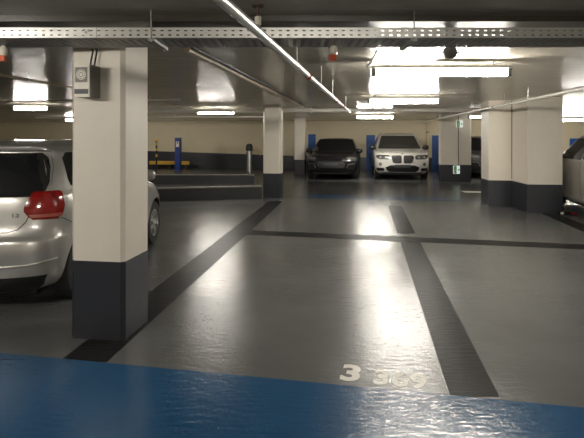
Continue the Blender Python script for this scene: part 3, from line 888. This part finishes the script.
# ---- large cars seen from the front
ST = [(.20, .22, 4.42, .76), (.27, .10, 4.56, .85), (.36, .04, 4.62, .895), (.50, .01, 4.65, .915), (.62, .0, 4.65, .925), (.74, .01, 4.64, .93), (.84, .04, 4.60, .93),
      (.92, .06, 4.52, .928), (.97, .075, 4.34, .925), (1.02, .09, 4.02, .918), (1.07, .11, 3.62, .90), (1.12, .13, 3.44, .88), (1.22, .18, 3.24, .835), (1.36, .26, 2.96, .775), (1.50, .34, 2.66, .71),
      (1.575, .36, 2.50, .672), (1.61, .34, 2.40, .645), (1.635, .45, 2.25, .58), (1.655, .70, 2.05, .46), (1.668, 1.0, 1.8, .30), (1.673, 1.25, 1.6, .12)]
SE = [(.20, .5, 3, .62, 2.9), (.70, .55, 3.2, .66, 3.0), (.95, .5, 3.0, .8, 2.6), (1.05, .45, 2.9, .85, 2.5), (1.3, .4, 2.8, .7, 2.6), (1.67, .15, 2.4, .15, 2.4)]
def big_car(name, label, loc, rz, paint, zs=1.0, ws=1.0, style='suv', front=True):
    root = empty(name, loc, rz)
    tag(root, label, 'car')
    tb = [(z * zs if z > .5 else z * (1 - (1 - zs) * z / .5), a, b, w * ws) for z, a, b, w in ST]
    Z = lambda z: z * zs if z > .5 else z * (1 - (1 - zs) * z / .5)
    ee = [(Z(r[0]),) + r[1:] for r in SE]
    sh = Shell(tb, ee)
    rr = 0.36 if style == 'suv' else 0.345
    wl = [(sx * .82 * ws, y, rr) for sx in (1, -1) for y in (.92, 3.74)]
    car_body(root, sh, wl, rr + .05, paint)
    for sx in (1, -1):
        for y in (.92, 3.74): wheel(root, sx * .80 * ws, y, rr, .24, sx, M['alloy'] if style == 'suv' else M['alloydark'])
    w = ws
    f = lambda y: ('f', y * w)
    sh.patch('windshield', [(Z(1.085), f(-.76), f(.76)), (Z(1.2), f(-.725), f(.725)), (Z(1.40), f(-.665), f(.665)), (Z(1.565), f(-.60), f(.60))], M['glasslight'] if style == 'suv' else M['glass'], root, off=.003, cols=24, skirt=.015)
    sh.patch('side_window', [(Z(1.10), ('s', 1.95), ('s', 2.98)), (Z(1.25), ('s', 1.95), ('s', 2.74)), (Z(1.54), ('s', 1.95), ('s', 2.25))], M['glass'], root, off=.003, mirror=True)
    sh.patch('side_window', [(Z(1.10), ('s', .85), ('s', 1.88)), (Z(1.35), ('s', .92), ('s', 1.88)), (Z(1.54), ('s', 1.02), ('s', 1.88))], M['glass'], root, off=.003, mirror=True)
    sh.patch('rear_window', [(Z(1.12), ('r', -.68 * w), ('r', .68 * w)), (Z(1.5), ('r', -.58 * w), ('r', .58 * w))], M['glass'], root, off=.003, cols=16, skirt=.015)
    sh.patch('tail_light', [(Z(.86), ('r', .55 * w), ('r', .88 * w)), (Z(1.02), ('r', .6 * w), ('r', .88 * w))], M['tail'], root, off=.006, mirror=True)
    mirrors(root, .86 * w, 3.12, Z(1.13), M['blackplastic'] if style == 'suv' else paint, w=.115, h=.085)
    if style == 'suv':
        for o in sh.patch('headlight', [(.735, f(.44), f(.76)), (.77, f(.42), f(.83)), (.82, f(.41), f(.87)), (.865, f(.43), f(.86)), (.885, f(.52), f(.80))], M['lensdark'], root, off=.008, cols=14, mirror=True, dome=.008):
            s_ = 1 if sum(v_.co.x for v_ in o.data.vertices) > 0 else -1
            for q in (.54, .72):
                t = sh.T('f', q * w, .80); p = sh.S(t, .80) + sh.N(t, .80) * .012; nn = sh.N(t, .80)
                bm = BM(); tube(bm, [p - nn * .005, p + nn * .008], .045, 18)
                for v_ in bm.verts: v_.co.x *= s_
                finish('projector', bm, M['lens'], o, smooth=40)
        for o in sh.patch('kidney_grille', [(.60, f(.07), f(.25)), (.63, f(.035), f(.31)), (.78, f(.03), f(.37)), (.84, f(.035), f(.37)), (.87, f(.06), f(.32))], M['blackplastic'], root, off=.012, cols=10, mirror=True):
            s_ = 1 if sum(v_.co.x for v_ in o.data.vertices) > 0 else -1
            bm = BM()
            for q in np.linspace(.06, .33, 8):
                pts = []
                for z in np.linspace(.63, .85, 6):
                    t = sh.T('f', q * w, z); pts.append(sh.S(t, z) + sh.N(t, z) * .014)
                tube(bm, [(s_ * p.x, p.y, p.z) for p in pts], .005, 6)
            finish('grille_bars', bm, M['greydark'], o, smooth=60)
        sh.patch('lower_intake', [(.30, f(-.44), f(.44)), (.36, f(-.52), f(.52)), (.46, f(-.56), f(.56)), (.535, f(-.40), f(.40))], M['blackplastic'], root, off=.006, cols=20)
        sh.patch('bumper_lip', [(.21, f(-.62), f(.62)), (.285, f(-.72), f(.72))], M['greydark'], root, off=.006, cols=18)
        sh.patch('side_intake', [(.33, f(.62), f(.84)), (.40, f(.60), f(.86)), (.435, f(.64), f(.84))], M['blackplastic'], root, off=.006, mirror=True)
        for sg in (1, -1):
            t = sh.T('f', .73 * w, .565); p = sh.S(t, .565); nn = sh.N(t, .565)
            bm = BM(); tube(bm, [p - nn * .02, p + nn * .012], .058, 20)
            for v_ in bm.verts: v_.co.x *= sg
            fo = finish('fog_light', bm, M['greydark'], root, smooth=40)
            bm = BM(); tube(bm, [p + nn * .005, p + nn * .018], .040, 20)
            for v_ in bm.verts: v_.co.x *= sg
            finish('lens', bm, M['lens'], fo, smooth=40)
        sh.patch('license_plate', [(.455, f(-.26), f(.26)), (.555, f(-.26), f(.26))], M['platedark'], root, off=.02, cols=10)
        t = sh.T('f', 0, .925); p = sh.S(3, .925); nn = sh.N(3, .925)
        bm = BM(); tube(bm, [p, p + nn * .008], .042, 20); em = finish('emblem', bm, M['blackplastic'], root, smooth=40)
        bm = BM(); tube(bm, [p + nn * .004, p + nn * .0105], .026, 20); finish('emblem_center', bm, M['plate'], em, smooth=40)
        for sg in (1, -1):
            bm = BM(); tube(bm, [(sg * .60, .75, 1.615), (sg * .62, .85, 1.665), (sg * .62, 2.0, 1.675), (sg * .60, 2.12, 1.64)], .016, 8); finish('roof_rail', bm, M['steel'], root, smooth=60)
        for q in (.30, .42):
            sh.line('hood_crease', [('f', q * w, .93), ('f', q * 1.1 * w, 1.04)], paint, root, w=.016, off=.001)
    else:
        for o in sh.patch('headlight', [(Z(.77), f(.60), f(.84)), (Z(.83), f(.54), f(.88)), (Z(.89), f(.52), f(.88)), (Z(.925), f(.60), f(.80))], M['lensdark'], root, off=.008, cols=12, mirror=True, dome=.01):
            s_ = 1 if sum(v_.co.x for v_ in o.data.vertices) > 0 else -1
            bm = BM()
            for q in (.62, .70, .78):
                t = sh.T('f', q * w, Z(.85)); p = sh.S(t, Z(.85)) + sh.N(t, Z(.85)) * .014; nn = sh.N(t, Z(.85))
                tube(bm, [p - nn * .004, p + nn * .008], .028, 14)
            for v_ in bm.verts: v_.co.x *= s_
            finish('projector', bm, M['lens'], o, smooth=40)
        sh.patch('grille', [(Z(.50), f(-.42), f(.42)), (Z(.60), f(-.50), f(.50)), (Z(.74), f(-.44), f(.44))], M['blackplastic'], root, off=.006, cols=16)
        sh.patch('side_intake', [(Z(.40), f(.56), f(.80)), (Z(.52), f(.54), f(.84)), (Z(.62), f(.62), f(.82))], M['blackplastic'], root, off=.006, mirror=True)
        sh.line('intake_trim', [('f', .54 * w, Z(.50)), ('f', .60 * w, Z(.64)), ('f', .82 * w, Z(.66))], M['steel'], root, w=.012, off=.008)
        sh.patch('license_plate', [(Z(.585), f(-.26), f(.26)), (Z(.69), f(-.26), f(.26))], M['platedark'], root, off=.018, cols=10)
        sh.patch('bumper_lip', [(.205, f(-.6), f(.6)), (.26, f(-.7), f(.7))], M['greydark'], root, off=.006, cols=18)
    # bonnet shut lines and doors
    sh.line('panel_gap', [('f', .62 * w, Z(.93)), ('f', .70 * w, Z(1.0)), ('f', .74 * w, Z(1.06))], M['seam'], root, w=.007)
    for q in (.95, 1.92, 2.98):
        sh.line('panel_gap', [('s', q, Z(.36)), ('s', q, Z(1.08))], M['seam'], root, w=.006)
    return root
def front_at(x, y, rz, ln=4.65):
    """rear origin of a car whose nose is at (x, y)"""
    return (x + math.sin(rz) * ln, y - math.cos(rz) * ln, 0)
a = R(180 - 7.5)
big_car('suv', 'white SUV parked nose out in front of the back wall', front_at(3.83, 17.3, a), a, M['whitecar'], ws=1.03)
a = R(180 - 9)
big_car('parked_car', 'low black car parked nose out between far pillar and white SUV', front_at(1.36, 17.45, a), a, M['blackcar'], zs=.885, ws=1.0, style='low')
a = R(180 - 8)
big_car('parked_car', 'dark car glimpsed in the gap between the sign pillar and stepped pillar', front_at(7.3, 17.9, a), a, M['darkcar'], zs=.93, ws=.98, style='low')

# low black block with a red and a white patch by the grey car
ws_ = empty('low_block', (5.13, 9.62, 0), 0)
tag(ws_, 'small black block with red and white patches at the foot of the stepped pillar', 'wheel stop')
bm = BM(); box(bm, 0.0, .34, -.05, .05, 0, .07); finish('body', bm, M['blackplastic'], ws_, bevel=.015)
bm = BM(); box(bm, .22, .32, -.056, -.05, .02, .06); finish('red_patch', bm, M['red'], ws_)
bm = BM(); box(bm, .01, .07, -.056, -.05, .02, .06); finish('white_patch', bm, M['whiteplastic'], ws_)

# ------------------------------------------------------------------ camera, world, view
cam = bpy.data.cameras.new('camera')
cam.sensor_width = 36.0
cam.lens = 500 / 584 * 36.0
cam.shift_y = -81 / 584
cam.clip_start = 0.05
co = bpy.data.objects.new('camera', cam); COL.objects.link(co)
co.location = (0, 0, 1.48); co.rotation_euler = (PI / 2, 0, 0)
SC.camera = co
wd = bpy.data.worlds.new('world'); wd.use_nodes = True
wd.node_tree.nodes['Background'].inputs['Color'].default_value = (0, 0, 0, 1)
SC.world = wd
vs = SC.view_settings
vs.view_transform = 'Standard'; vs.look = 'None'; vs.gamma = 1; vs.use_curve_mapping = False
vs.exposure = 0.0
SC.cycles.max_bounces = 10
SC.cycles.diffuse_bounces = 5
SC.cycles.glossy_bounces = 5
SC.cycles.use_denoising = True
SC.cycles.sample_clamp_indirect = 6.0
